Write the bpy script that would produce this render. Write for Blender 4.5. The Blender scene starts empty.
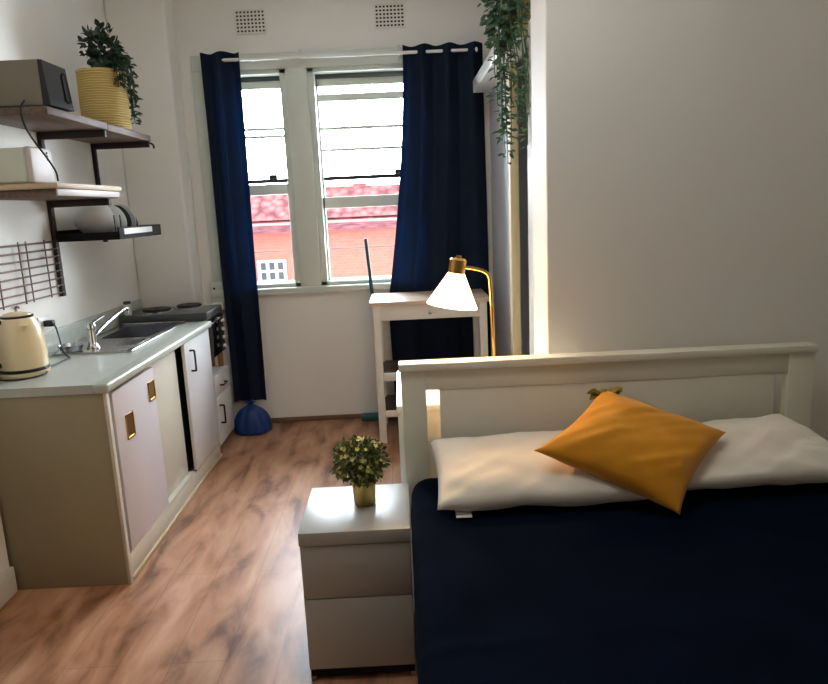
import bpy, bmesh, math, random
from mathutils import Vector, Matrix, noise
C = bpy.context.scene.collection
sc = bpy.context.scene
PI = math.pi

# ------------------------------------------------------------------ materials
def lin(c):
    out = []
    for v in c[:3]:
        v = v / 255.0
        out.append(v / 12.92 if v <= 0.04045 else ((v + 0.055) / 1.055) ** 2.4)
    return (*out, 1.0)

def mat(name, rgb, rough=0.5, metal=0.0, var=0.06, scale=8.0, bump=0.0, bscale=60.0, stretch=None,
        rgb2=None, spec=0.5, coat=0.0, sheen=0.0, trans=0.0):
    m = bpy.data.materials.new(name)
    m.use_nodes = True
    nt = m.node_tree
    b = nt.nodes['Principled BSDF']
    b.inputs['Roughness'].default_value = rough
    b.inputs['Metallic'].default_value = metal
    b.inputs['Specular IOR Level'].default_value = spec
    if coat: b.inputs['Coat Weight'].default_value = coat
    if sheen: b.inputs['Sheen Weight'].default_value = sheen
    tc = nt.nodes.new('ShaderNodeTexCoord')
    mp = nt.nodes.new('ShaderNodeMapping')
    if stretch: mp.inputs['Scale'].default_value = stretch
    nt.links.new(tc.outputs['Object'], mp.inputs['Vector'])
    n = nt.nodes.new('ShaderNodeTexNoise')
    n.inputs['Scale'].default_value = scale
    n.inputs['Detail'].default_value = 4
    nt.links.new(mp.outputs['Vector'], n.inputs['Vector'])
    r = nt.nodes.new('ShaderNodeValToRGB')
    a = lin(rgb)
    if rgb2:
        c2 = lin(rgb2)
    else:
        c2 = tuple(max(0, v * (1 - 2 * var)) for v in a[:3]) + (1,)
    r.color_ramp.elements[0].color = c2
    r.color_ramp.elements[1].color = a
    r.color_ramp.elements[0].position = 0.3
    r.color_ramp.elements[1].position = 0.68
    nt.links.new(n.outputs['Fac'], r.inputs['Fac'])
    nt.links.new(r.outputs['Color'], b.inputs['Base Color'])
    if bump:
        n2 = nt.nodes.new('ShaderNodeTexNoise')
        n2.inputs['Scale'].default_value = bscale
        n2.inputs['Detail'].default_value = 3
        nt.links.new(mp.outputs['Vector'], n2.inputs['Vector'])
        bp = nt.nodes.new('ShaderNodeBump')
        bp.inputs['Strength'].default_value = bump
        bp.inputs['Distance'].default_value = 0.01
        nt.links.new(n2.outputs['Fac'], bp.inputs['Height'])
        nt.links.new(bp.outputs['Normal'], b.inputs['Normal'])
    return m

M = {}
M['wall'] = mat('wall_paint', (236, 233, 226), 0.6, var=0.012, scale=3, bump=0.05, bscale=120)
M['wallfront'] = mat('low_bounce_dark_wall', (128, 116, 102), 0.7, var=0.02)  # unseen rear wall, darkened to cut the light it bounces back
M['ceil'] = mat('ceiling_paint', (240, 239, 234), 0.7, var=0.01)
M['trim'] = mat('white_gloss_trim', (228, 226, 216), 0.35, var=0.015)
M['winpaint'] = mat('window_paint', (212, 216, 204), 0.4, var=0.02)
M['skirt'] = mat('brown_skirting', (122, 92, 68), 0.5, var=0.1)
M['white'] = mat('white_lacquer', (230, 229, 224), 0.28, var=0.01)
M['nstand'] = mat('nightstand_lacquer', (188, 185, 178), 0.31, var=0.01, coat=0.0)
M['bedpaint'] = mat('bed_white_paint', (230, 226, 208), 0.35, var=0.012)
M['endpanel'] = mat('end_panel_laminate', (158, 148, 118), 0.5, var=0.04, scale=3)
M['door_near'] = mat('door_laminate', (204, 197, 200), 0.4, var=0.015)
M['door_cream'] = mat('door_cream', (204, 198, 182), 0.45, var=0.02)
M['door_white'] = mat('door_white', (220, 220, 222), 0.4, var=0.015)
M['worktop'] = mat('worktop_laminate', (186, 190, 180), 0.3, var=0.05, scale=30)
M['steel'] = mat('stainless_steel', (200, 202, 206), 0.22, 1.0, var=0.04, scale=20, stretch=(1, 8, 1))
M['chrome'] = mat('chrome', (225, 226, 230), 0.1, 1.0, var=0.01)
M['brass'] = mat('brushed_brass', (218, 174, 100), 0.28, 1.0, var=0.05, scale=30)
M['potbrass'] = mat('pot_brass', (196, 172, 104), 0.35, 1.0, var=0.08, scale=30)
M['black'] = mat('black_plastic', (22, 22, 24), 0.4, var=0.05)
M['blackmetal'] = mat('black_metal', (18, 18, 20), 0.45, 0.2, var=0.05)
M['darkgap'] = mat('recess_shade_black', (30, 27, 24), 0.9, var=0.05)  # near-black standing in for shade inside gaps and cavities
M['hob'] = mat('hob_enamel', (74, 78, 80), 0.35, var=0.05)
M['ovenglass'] = mat('oven_glass', (20, 24, 34), 0.12, var=0.02)
M['shelfwood'] = mat('weathered_shelf_wood', (118, 98, 84), 0.6, var=0.15, scale=5, stretch=(14, 1, 14), rgb2=(86, 70, 60))
M['shelfedge'] = mat('pale_shelf_edge', (205, 196, 190), 0.45, var=0.06)
M['bracket'] = mat('dark_bracket', (42, 32, 28), 0.65, 0.0, var=0.1)
M['traymat'] = mat('black_tray', (26, 22, 22), 0.7, var=0.1, spec=0.15)
M['rackwire'] = mat('rack_wire', (112, 84, 74), 0.45, 0.4, var=0.1)
M['boardwood'] = mat('pale_board_wood', (204, 182, 150), 0.5, var=0.08, scale=4, stretch=(10, 1, 10))
M['grey_case'] = mat('grey_case', (128, 122, 106), 0.45, var=0.03)
M['glassy'] = mat('pale_green_case', (214, 220, 204), 0.3, var=0.03)
M['whiteplastic'] = mat('white_plastic', (228, 228, 224), 0.35, var=0.02)
M['cream'] = mat('cream_enamel', (232, 214, 172), 0.3, var=0.015, coat=0.2)
M['leafdark'] = mat('dark_green_leaf', (52, 74, 48), 0.55, var=0.2, scale=25, rgb2=(26, 44, 34))
M['leafmid'] = mat('mid_green_leaf', (98, 128, 92), 0.5, scale=25, rgb2=(52, 84, 64))
M['leaftop'] = mat('topiary_leaf', (120, 128, 56), 0.6, scale=40, rgb2=(60, 76, 32))
M['flower'] = mat('pale_yellow_flower', (212, 206, 118), 0.6, var=0.08)
M['stem'] = mat('brown_stem', (70, 62, 40), 0.7, var=0.1)
M['linen'] = mat('white_cotton', (236, 228, 214), 0.85, var=0.02, bump=0.12, bscale=14, sheen=0.2)
M['navy'] = mat('navy_cover', (9, 17, 34), 1.0, var=0.15, scale=6, bump=0.12, bscale=9, spec=0.03)
M['curtain'] = mat('navy_curtain', (14, 28, 50), 0.8, var=0.12, scale=6, bump=0.05, bscale=200, spec=0.25)
M['mustard'] = mat('mustard_cotton', (228, 152, 0), 0.8, var=0.07, scale=5, bump=0.12, bscale=16, sheen=0.25)
M['olive'] = mat('olive_knot', (138, 118, 30), 0.8, var=0.15)
M['bag'] = mat('blue_plastic_bag', (10, 58, 128), 0.4, var=0.15, scale=9, bump=0.3, bscale=16)
M['teal'] = mat('teal_plastic', (34, 92, 98), 0.4, var=0.05)
M['cartwhite'] = mat('cart_white', (222, 216, 204), 0.4, var=0.02)
M['brownboard'] = mat('brown_board', (74, 54, 42), 0.5, var=0.12, scale=4, stretch=(1, 10, 10))
M['carttop'] = mat('cart_pale_wood', (216, 190, 168), 0.35, var=0.06, scale=4, stretch=(1, 10, 10))
M['lamplit_trim'] = mat('lamp_tinted_jamb', (232, 214, 168), 0.45, var=0.02)  # warm lamplight on the far jamb put into its colour
M['tanblock'] = mat('tan_block', (168, 118, 74), 0.6, var=0.1)
M['tanwall'] = mat('tan_render', (236, 214, 188), 0.9, var=0.05)
M['fpane'] = mat('far_pane', (96, 100, 104), 0.2, var=0.1)
M['wire'] = mat('grey_cable', (120, 110, 112), 0.7, var=0.05)
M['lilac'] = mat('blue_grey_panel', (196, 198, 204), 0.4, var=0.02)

def translucent(m, rgb, fac):
    nt = m.node_tree; b = nt.nodes['Principled BSDF']; o = nt.nodes['Material Output']
    t = nt.nodes.new('ShaderNodeBsdfTranslucent'); t.inputs['Color'].default_value = lin(rgb)
    x = nt.nodes.new('ShaderNodeMixShader'); x.inputs[0].default_value = fac
    nt.links.new(b.outputs[0], x.inputs[1]); nt.links.new(t.outputs[0], x.inputs[2]); nt.links.new(x.outputs[0], o.inputs['Surface'])
translucent(M['curtain'], (16, 66, 128), .016)

def basket_mat():
    m = mat('woven_basket', (214, 186, 112), 0.75)
    nt = m.node_tree; b = nt.nodes['Principled BSDF']
    tc = nt.nodes.new('ShaderNodeTexCoord')
    w1 = nt.nodes.new('ShaderNodeTexWave'); w1.bands_direction = 'Z'
    w1.inputs['Scale'].default_value = 24; w1.inputs['Distortion'].default_value = 1.5
    nt.links.new(tc.outputs['Object'], w1.inputs['Vector'])
    r = nt.nodes.new('ShaderNodeValToRGB')
    r.color_ramp.elements[0].color = lin((188, 158, 88)); r.color_ramp.elements[1].color = lin((218, 192, 122))
    nt.links.new(w1.outputs['Fac'], r.inputs['Fac'])
    nt.links.new(r.outputs['Color'], b.inputs['Base Color'])
    bp = nt.nodes.new('ShaderNodeBump'); bp.inputs['Strength'].default_value = 0.6; bp.inputs['Distance'].default_value = 0.006
    nt.links.new(w1.outputs['Fac'], bp.inputs['Height']); nt.links.new(bp.outputs['Normal'], b.inputs['Normal'])
    return m
M['basket'] = basket_mat()

def floor_mat():
    m = bpy.data.materials.new('laminate_floor'); m.use_nodes = True
    nt = m.node_tree; b = nt.nodes['Principled BSDF']
    N = nt.nodes.new; L = nt.links.new
    tc = N('ShaderNodeTexCoord')
    mp = N('ShaderNodeMapping'); mp.inputs['Rotation'].default_value = (0, 0, PI / 2)
    mp.inputs['Location'].default_value = (0.36, 0.115, 0)
    L(tc.outputs['Object'], mp.inputs['Vector'])
    br = N('ShaderNodeTexBrick')
    br.inputs['Color1'].default_value = lin((196, 150, 122)); br.inputs['Color2'].default_value = lin((176, 132, 104))
    br.inputs['Mortar'].default_value = lin((112, 78, 58))
    br.inputs['Scale'].default_value = 1; br.inputs['Mortar Size'].default_value = 0.0022
    br.inputs['Brick Width'].default_value = 1.25; br.inputs['Row Height'].default_value = 0.195
    br.inputs['Bias'].default_value = 0.0
    L(mp.outputs['Vector'], br.inputs['Vector'])
    # long soft grain
    mg = N('ShaderNodeMapping'); mg.inputs['Scale'].default_value = (3.6, 1.1, 1)
    mg.inputs['Rotation'].default_value = (0, 0, 0.06)
    L(tc.outputs['Object'], mg.inputs['Vector'])
    n1 = N('ShaderNodeTexNoise'); n1.inputs['Scale'].default_value = 2.3; n1.inputs['Detail'].default_value = 5; n1.inputs['Distortion'].default_value = 0.5
    L(mg.outputs['Vector'], n1.inputs['Vector'])
    r1 = N('ShaderNodeValToRGB')
    e = r1.color_ramp.elements
    e[0].position = 0.33; e[0].color = lin((94, 54, 28)); e[1].position = 0.68; e[1].color = lin((208, 164, 132))
    x = e.new(0.48); x.color = lin((176, 126, 94))
    L(n1.outputs['Fac'], r1.inputs['Fac'])
    mx = N('ShaderNodeMix'); mx.data_type = 'RGBA'; mx.inputs[0].default_value = 0.85
    L(br.outputs['Color'], mx.inputs[6]); L(r1.outputs['Color'], mx.inputs[7])
    # fine grain
    mf = N('ShaderNodeMapping'); mf.inputs['Scale'].default_value = (70, 3, 1)
    L(tc.outputs['Object'], mf.inputs['Vector'])
    n2 = N('ShaderNodeTexNoise'); n2.inputs['Scale'].default_value = 1.5; n2.inputs['Detail'].default_value = 4
    L(mf.outputs['Vector'], n2.inputs['Vector'])
    mx2 = N('ShaderNodeMix'); mx2.data_type = 'RGBA'; mx2.blend_type = 'MULTIPLY'; mx2.inputs[0].default_value = 0.22
    L(mx.outputs[2], mx2.inputs[6]); L(n2.outputs['Color'], mx2.inputs[7])
    # seams on top
    mx3 = N('ShaderNodeMix'); mx3.data_type = 'RGBA'
    ms = N('ShaderNodeMath'); ms.operation = 'MULTIPLY'; ms.inputs[1].default_value = 0.22
    L(br.outputs['Fac'], ms.inputs[0]); L(ms.outputs[0], mx3.inputs[0])
    L(mx2.outputs[2], mx3.inputs[6]); mx3.inputs[7].default_value = lin((96, 66, 50))
    L(mx3.outputs[2], b.inputs['Base Color'])
    b.inputs['Roughness'].default_value = 0.36
    b.inputs['Specular IOR Level'].default_value = 0.36
    return m
M['floor'] = floor_mat()

def glass_mat():
    m = bpy.data.materials.new('window_glass'); m.use_nodes = True
    nt = m.node_tree
    for n in list(nt.nodes): nt.nodes.remove(n)
    o = nt.nodes.new('ShaderNodeOutputMaterial'); t = nt.nodes.new('ShaderNodeBsdfTransparent')
    g = nt.nodes.new('ShaderNodeBsdfGlossy'); g.inputs['Roughness'].default_value = 0.02
    fr = nt.nodes.new('ShaderNodeFresnel'); fr.inputs['IOR'].default_value = 1.25
    mx = nt.nodes.new('ShaderNodeMixShader')
    nt.links.new(fr.outputs[0], mx.inputs[0]); nt.links.new(t.outputs[0], mx.inputs[1]); nt.links.new(g.outputs[0], mx.inputs[2])
    nt.links.new(mx.outputs[0], o.inputs['Surface'])
    return m
M['glass'] = glass_mat()

def shade_mat():
    m = mat('glowing_lamp_shade', (250, 240, 220), 0.6, var=0.01)
    b = m.node_tree.nodes['Principled BSDF']
    b.inputs['Emission Color'].default_value = (1.0, 0.68, 0.36, 1)
    b.inputs['Emission Strength'].default_value = SHADE
    return m
SHADE = 9.5
M['shade'] = shade_mat()

def render_brick():
    m = mat('salmon_brick', (222, 112, 92), 0.9)
    nt = m.node_tree; b = nt.nodes['Principled BSDF']
    tc = nt.nodes.new('ShaderNodeTexCoord')
    mp = nt.nodes.new('ShaderNodeMapping'); mp.inputs['Rotation'].default_value = (PI / 2, 0, 0)
    nt.links.new(tc.outputs['Object'], mp.inputs['Vector'])
    br = nt.nodes.new('ShaderNodeTexBrick'); br.inputs['Scale'].default_value = 4.5
    br.inputs['Color1'].default_value = lin((230, 124, 108)); br.inputs['Color2'].default_value = lin((234, 132, 116))
    br.inputs['Mortar'].default_value = lin((236, 142, 126)); br.inputs['Mortar Size'].default_value = 0.012
    nt.links.new(mp.outputs['Vector'], br.inputs['Vector'])
    nt.links.new(br.outputs['Color'], b.inputs['Base Color'])
    return m
M['brick'] = render_brick()

def roof_mat():
    m = mat('terracotta_tiles', (196, 116, 106), 0.9)
    nt = m.node_tree; b = nt.nodes['Principled BSDF']
    tc = nt.nodes.new('ShaderNodeTexCoord')
    v = nt.nodes.new('ShaderNodeTexVoronoi'); v.inputs['Scale'].default_value = 7
    nt.links.new(tc.outputs['Object'], v.inputs['Vector'])
    r = nt.nodes.new('ShaderNodeValToRGB')
    r.color_ramp.elements[0].color = lin((190, 104, 100)); r.color_ramp.elements[1].color = lin((96, 40, 46))
    r.color_ramp.elements[0].position = 0.1; r.color_ramp.elements[1].position = 0.75
    nt.links.new(v.outputs['Distance'], r.inputs['Fac']); nt.links.new(r.outputs['Color'], b.inputs['Base Color'])
    return m
M['rooftile'] = roof_mat()
M['cornice'] = mat('cornice_band', (120, 66, 78), 0.9, var=0.25, scale=5, rgb2=(176, 120, 124), stretch=(1, 1, 6))
M['cornice2'] = mat('pale_band', (238, 206, 200), 0.9, var=0.04)

# ------------------------------------------------------------------ mesh helpers
class MB:
    def __init__(s): s.v = []; s.f = []
    def add(s, vs, fs):
        o = len(s.v); s.v += [tuple(p) for p in vs]; s.f += [tuple(i + o for i in f) for f in fs]; return s
    def bm(s, b):
        b.verts.ensure_lookup_table(); b.verts.index_update()
        s.add([v.co.copy() for v in b.verts], [[v.index for v in f.verts] for f in b.faces]); b.free(); return s
    def box(s, x0, x1, y0, y1, z0, z1, bev=0.0, seg=2, mtx=None):
        b = bmesh.new(); bmesh.ops.create_cube(b, size=1)
        for v in b.verts:
            v.co = Vector((x0 + (v.co.x + .5) * (x1 - x0), y0 + (v.co.y + .5) * (y1 - y0), z0 + (v.co.z + .5) * (z1 - z0)))
        if bev: bmesh.ops.bevel(b, geom=b.edges[:], offset=bev, segments=seg, profile=0.5, affect='EDGES')
        if mtx is not None: bmesh.ops.transform(b, matrix=mtx, verts=b.verts[:])
        return s.bm(b)
    def lathe(s, prof, c, seg=32, axis='Z', squash=1.0):
        # prof: (r, h) pairs along the axis
        vs = []; fs = []; n = len(prof)
        for r, h in prof:
            for k in range(seg):
                a = 2 * PI * k / seg; p = (r * math.cos(a), r * math.sin(a) * squash)
                if axis == 'Z': q = (p[0], p[1], h)
                elif axis == 'Y': q = (p[0], h, p[1])
                else: q = (h, p[0], p[1])
                vs.append((c[0] + q[0], c[1] + q[1], c[2] + q[2]))
        for i in range(n - 1):
            for k in range(seg):
                k2 = (k + 1) % seg
                fs.append((i * seg + k, i * seg + k2, (i + 1) * seg + k2, (i + 1) * seg + k))
        if prof[0][0] > 1e-5: fs.append(tuple(range(seg))[::-1])
        if prof[-1][0] > 1e-5: fs.append(tuple((n - 1) * seg + k for k in range(seg)))
        return s.add(vs, fs)
    def cone(s, p0, p1, r0, r1, seg=16):
        return s.tube([p0, p1], [r0, r1], seg)
    def tube(s, pts, r, seg=10):
        pts = [Vector(p) for p in pts]; n = len(pts)
        rs = r if isinstance(r, (list, tuple)) else [r] * n
        vs = []; fs = []; up = None
        for i, p in enumerate(pts):
            d = (pts[min(i + 1, n - 1)] - pts[max(i - 1, 0)]).normalized()
            if up is None:
                up = d.orthogonal().normalized()
            else:
                up = (up - d * up.dot(d)); up = up.normalized() if up.length > 1e-6 else d.orthogonal().normalized()
            w = d.cross(up)
            for k in range(seg):
                a = 2 * PI * k / seg
                vs.append(p + (up * math.cos(a) + w * math.sin(a)) * rs[i])
        for i in range(n - 1):
            for k in range(seg):
                k2 = (k + 1) % seg
                fs.append((i * seg + k, i * seg + k2, (i + 1) * seg + k2, (i + 1) * seg + k))
        fs.append(tuple(range(seg))[::-1]); fs.append(tuple((n - 1) * seg + k for k in range(seg)))
        return s.add(vs, fs)
    def leaf(s, p, d, up, L, W):
        p = Vector(p); d = Vector(d).normalized(); up = Vector(up)
        sd = d.cross(up)
        if sd.length < 1e-4: sd = d.orthogonal()
        sd.normalize(); n = sd.cross(d).normalized()
        q = [p, p + d * L * .35 + sd * W * .5 + n * W * .12, p + d * L * .7 + sd * W * .36 + n * W * .08, p + d * L - n * W * .1,
             p + d * L * .7 - sd * W * .36 + n * W * .08, p + d * L * .35 - sd * W * .5 + n * W * .12, p + d * L * .5 - n * W * .05]
        return s.add(q, [(0, 1, 6), (1, 2, 6), (2, 3, 6), (3, 4, 6), (4, 5, 6), (5, 0, 6)])
    def grid(s, fn, nu, nv):
        vs = [fn(i / nu, j / nv) for j in range(nv + 1) for i in range(nu + 1)]
        fs = [(j * (nu + 1) + i, j * (nu + 1) + i + 1, (j + 1) * (nu + 1) + i + 1, (j + 1) * (nu + 1) + i) for j in range(nv) for i in range(nu)]
        return s.add(vs, fs)
    def build(s, name, m, parent=None, smooth=True, ang=35, label=None):
        me = bpy.data.meshes.new(name)
        off = Vector((0, 0, 0)); q = parent
        while q is not None: off += q.location; q = q.parent
        me.from_pydata([Vector(v) - off for v in s.v], [], s.f)
        b = bmesh.new(); b.from_mesh(me); bmesh.ops.recalc_face_normals(b, faces=b.faces[:]); b.to_mesh(me); b.free()
        me.update()
        if smooth:
            me.shade_smooth(); me.set_sharp_from_angle(angle=math.radians(ang))
        me.materials.append(m)
        o = bpy.data.objects.new(name, me); C.objects.link(o)
        if parent is not None: o.parent = parent
        if label: o['label'] = label
        return o

def thing(name, label, cat, loc, group=None):
    o = bpy.data.objects.new(name, None); o.empty_display_size = 0.05; C.objects.link(o)
    o.location = loc; o['label'] = label; o['category'] = cat
    if group: o['group'] = group
    return o
def tag(o, label, cat, group=None, kind=None):
    o['label'] = label; o['category'] = cat
    if group: o['group'] = group
    if kind: o['kind'] = kind
    return o
def struct(o, label=None, cat=None):
    o['kind'] = 'structure'
    if label: o['label'] = label
    if cat: o['category'] = cat
    return o
def bez(p0, p1, p2, p3, n=14):
    p0, p1, p2, p3 = map(Vector, (p0, p1, p2, p3)); r = []
    for i in range(n + 1):
        t = i / n; u = 1 - t
        r.append(p0 * u ** 3 + p1 * 3 * u * u * t + p2 * 3 * u * t * t + p3 * t ** 3)
    return r
def smooth_path(pts, n=8):
    P = [Vector(p) for p in pts]; out = []
    for i in range(len(P) - 1):
        a = P[max(i - 1, 0)]; b = P[i]; c = P[i + 1]; d = P[min(i + 2, len(P) - 1)]
        for k in range(n):
            t = k / n
            out.append(0.5 * ((2 * b) + (c - a) * t + (2 * a - 5 * b + 4 * c - d) * t * t + (3 * b - a - 3 * c + d) * t ** 3))
    out.append(P[-1]); return out

# ------------------------------------------------------------------ the room
HC = 3.06           # ceiling height
YB = 5.09           # back wall
XR = 2.3
YN = -2.2
XK = -1.86          # kitchen wall
struct(MB().box(-2.0, XR + .1, YN - .1, YB + .25, -.1, 0).build('floor', M['floor']), 'brown laminate plank floor', 'floor')
struct(MB().box(-2.0, XR + .1, YN - .1, YB + .25, HC, HC + .1).build('ceiling', M['ceil']), 'white painted ceiling', 'ceiling')
w = MB().box(-2.0, XK, 2.79, YB + .25, 0, HC)
struct(MB().box(-2.0, -1.765, YN, 2.79, 0, HC).build('wall_entry', M['wall']), 'off-white wall at the near left', 'wall')
struct(w.build('wall_left', M['wall']), 'off-white kitchen wall on the left', 'wall')
struct(MB().box(XK, -1.47, 4.87, YB, 0, HC, .02, 3).build('wall_corner', M['wall']), 'off-white wall nib beside the window', 'wall')
# back wall with two window openings
W1 = (-1.22, -.745); W2 = (-.596, .17); ZB, ZT = 1.03, 2.55
b = MB()
b.box(-2.0, XR, YB, YB + .25, 0, ZB).box(-2.0, XR, YB, YB + .25, ZT, HC)
b.box(-2.0, W1[0], YB, YB + .25, ZB, ZT).box(W1[1], W2[0], YB, YB + .25, ZB, ZT).box(W2[1], XR, YB, YB + .25, ZB, ZT)
struct(b.build('wall_back', M['wall']), 'off-white back wall with two windows', 'wall')
struct(MB().box(XR, XR + .1, YN, YB + .25, 0, HC).build('wall_right', M['wall']), 'wall on the far right', 'wall')
struct(MB().box(-2.0, XR, YN - .1, YN, 0, HC).build('wall_front', M['wallfront']), 'wall behind the viewer', 'wall')
struct(MB().box(.552, XR, 2.62, 2.9, 0, HC, .004, 1).build('wall_partition', M['wall']), 'off-white partition wall behind the headboard', 'wall')
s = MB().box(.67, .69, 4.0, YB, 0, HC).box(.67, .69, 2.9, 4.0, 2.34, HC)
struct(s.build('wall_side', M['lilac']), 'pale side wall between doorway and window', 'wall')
# door jambs at the doorway in the side wall
struct(MB().box(.625, .674, 3.93, 4.0, 0, 2.34, .004).build('trim_1', M['lamplit_trim']), 'far door jamb by the hanging vines, coloured as lamplit', 'door jamb')
struct(MB().box(.597, .76, 2.9, 3.25, 0, 2.34, .004).build('trim_2', M['trim']), 'white near door jamb at the partition end', 'door jamb')
# closet wall coloured near black to stand in for shade in the doorway
struct(MB().box(1.5, 1.55, 2.9, YB, 0, HC).build('wall_closet', M['darkgap']), 'wall inside the doorway, coloured dark for shade', 'wall')
struct(MB().box(-1.47, .67, YB - .018, YB, 0, .035, .004).build('baseboard_back', M['skirt']), 'thin brown skirting under the windows', 'baseboard')
struct(MB().box(-1.765, -1.745, YN, 2.79, 0, .12, .004).build('baseboard_left', M['trim']), 'white skirting at the near left wall', 'baseboard')
struct(MB().box(-1.40, .60, YB - .05, YB + .02, .985, 1.03, .006).build('trim_3', M['winpaint']), 'window sill', 'sill')
struct(MB().box(-1.39, .40, YB - .022, YB, ZT, 2.655, .004).box(-1.39, W1[0], YB - .022, YB, 1.03, ZT, .004)
       .box(W1[1], W2[0], YB - .022, YB, 1.03, ZT, .004).box(W2[1], .40, YB - .022, YB, 1.03, ZT, .004)
       .build('trim_4', M['winpaint']), 'painted architrave around both windows', 'window frame')

def window(name, x0, x1, upper_bars, meet, low_open, dark_slot, label):
    t = thing(name, label, 'window', ((x0 + x1) / 2, YB + .1, ZB)); t['kind'] = 'structure'
    y0, y1 = YB + .06, YB + .11
    f = MB().box(x0, x0 + .045, YB, y1 + .05, ZB, ZT, .003).box(x1 - .045, x1, YB, y1 + .05, ZB, ZT, .003)
    f.box(x0, x1, YB, y1 + .05, ZT - .03, ZT, .003).box(x0, x1, YB, y1 + .05, ZB, ZB + .03, .003)
    f.build('window_frame', M['winpaint'], t)
    xi0, xi1 = x0 + .03, x1 - .03
    # lower sash
    sl = MB().box(xi0, xi1, y0, y0 + .035, meet[0], meet[1], .004).box(xi0, xi1, y0, y0 + .035, ZB + .005, ZB + .04, .004)
    sl.box(xi0, xi0 + .03, y0, y0 + .035, ZB, meet[1], .003).box(xi1 - .03, xi1, y0, y0 + .035, ZB, meet[1], .003)
    sl.build('lower_sash', M['winpaint'], t)
    su = MB().box(xi0, xi0 + .028, y0 + .04, y0 + .07, meet[0], dark_slot[0], .003).box(xi1 - .028, xi1, y0 + .04, y0 + .07, meet[0], dark_slot[0], .003)
    su.box(xi0, xi1, y0 + .04, y0 + .07, dark_slot[0] - .05, dark_slot[0], .003)
    su.build('upper_sash', M['winpaint'], t)
    MB().box(xi0, xi1, y0 + .05, y0 + .09, low_open - .014, low_open + .014, .003).build('sash_rail', M['bracket'], t, label='dark bottom rail of the upper sash')
    MB().box(xi1 - .16, xi1 - .1, y0 + .03, y0 + .05, low_open + .012, low_open + .045, .008).build('sash_latch', M['bracket'], t)
    MB().box(xi0, xi1, y0 + .03, y0 + .1, dark_slot[0], dark_slot[1]).build('head_slot', M['hob'], t, label='grey slot at the head of the window')
    for z, h in upper_bars:
        MB().box(xi0 + .02, xi1 - .02, y0 + .045, y0 + .065, z - h / 2, z + h / 2, .003).build('glazing_bar', M['winpaint'], t)
    MB().box(xi0 + .01, xi1 - .01, y0 + .016, y0 + .02, ZB + .02, meet[0] + .01).build('glass_pane', M['glass'], t)
    MB().box(xi0 + .01, xi1 - .01, y0 + .054, y0 + .058, meet[0] + .01, dark_slot[0] - .02).build('glass_pane', M['glass'], t)
window('window_1', W1[0], W1[1], [(2.165, .02), (2.112, .02)], (1.70, 1.775), 1.80, (2.49, 2.535), 'narrow left sash window beside the left curtain')
window('window_2', W2[0], W2[1], [(2.362, .05), (2.15, .022), (2.0, .02)], (1.585, 1.665), 1.80, (2.49, 2.535), 'right sash window beside the right curtain')

# air vents
def vent(x0, label):
    t = thing('air_vent', label, 'air vent', (x0 + .1, YB, 2.79), 'perforated wall vents')
    y0 = YB - .012
    g = MB(); nx, nz = 8, 6; z0, z1 = 2.79, 2.935; x1 = x0 + .2
    cw = (x1 - x0) / nx; ch = (z1 - z0) / nz; t_ = .0052
    for i in range(nx + 1): g.box(x0 + i * cw - t_, x0 + i * cw + t_, y0, YB - .003, z0 - t_, z1 + t_)
    for j in range(nz + 1): g.box(x0 - t_, x1 + t_, y0 - .0005, YB - .003, z0 + j * ch - t_, z0 + j * ch + t_)
    g.build('grille', M['trim'], t, smooth=False)
    MB().box(x0, x1, YB - .004, YB - .001, z0, z1).build('vent_backing', M['darkgap'], t)  # dark sheet painting the shade inside the vent holes
vent(-1.057, 'perforated air vent high on the back wall above left window')
vent(-.103, 'perforated air vent high on the back wall above right window')

# ------------------------------------------------------------------ outside
bl = thing('brick_building', 'salmon brick building with tiled roof outside the windows', 'building', (-1, 13, -3))
MB().box(-8, 6, 13, 17, -3, 1.28).build('wall', M['brick'], bl, smooth=False)
rf = MB(); rf.add([(-8, 12.85, 1.42), (6, 12.85, 1.42), (6, 13.45, 1.99), (-8, 13.45, 1.99), (-8, 17, 1.42), (6, 17, 1.42), (-8, 12.85, 1.38), (6, 12.85, 1.38), (-8, 17, 1.38), (6, 17, 1.38)],
       [(0, 1, 2, 3), (3, 2, 5, 4), (6, 7, 1, 0), (4, 5, 9, 8), (6, 8, 9, 7), (0, 3, 4, 8, 6), (1, 7, 9, 5, 2)])
rf.build('roof', M['rooftile'], bl, smooth=False)
MB().box(-8, 6, 12.88, 17, 1.33, 1.40).build('cornice', M['cornice2'], bl, label='pale cornice band')
MB().box(-8, 6, 12.8, 13, 1.19, 1.33).box(-8, 6, 12.85, 13, 1.4, 1.43).build('cornice', M['cornice'], bl, label='dark mauve cornice band')
def far_window(cx, cz):
    x0, x1, z0, z1 = cx - .27, cx + .27, cz - .3, cz + .3
    f = MB().box(x0, x1, 12.945, 13.02, z0, z0 + .05).box(x0, x1, 12.945, 13.02, z1 - .05, z1)
    for i in range(4):
        xx = x0 + i * (x1 - x0 - .06) / 3; f.box(xx, xx + .06, 12.94, 13.02, z0, z1)
    for j in range(1, 3):
        zz = z0 + j * (z1 - z0 - .05) / 3; f.box(x0, x1, 12.945, 13.02, zz, zz + .05)
    o = f.build('window', M['white'], bl, smooth=False, label='white multi-paned window')
    MB().box(x0 + .01, x1 - .01, 12.97, 13.01, z0 + .01, z1 - .01).build('pane', M['fpane'], o)
far_window(-2.42, .40); far_window(.30, .40)
cb = MB().tube([(-8, 12.6, .90), (-3, 12.6, .875), (2, 12.6, .885), (6, 12.6, .9)], .012)
tag(cb.build('cable', M['wire']), 'thin grey cable strung across the brick facade outside', 'cable')
tb = thing('far_building', 'pale tan building far behind the tiled roof', 'building', (-1, 30, -3))
MB().box(-3.1, -1.9, 30, 34, -3, 2.62).build('wall', M['tanwall'], tb)
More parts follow.
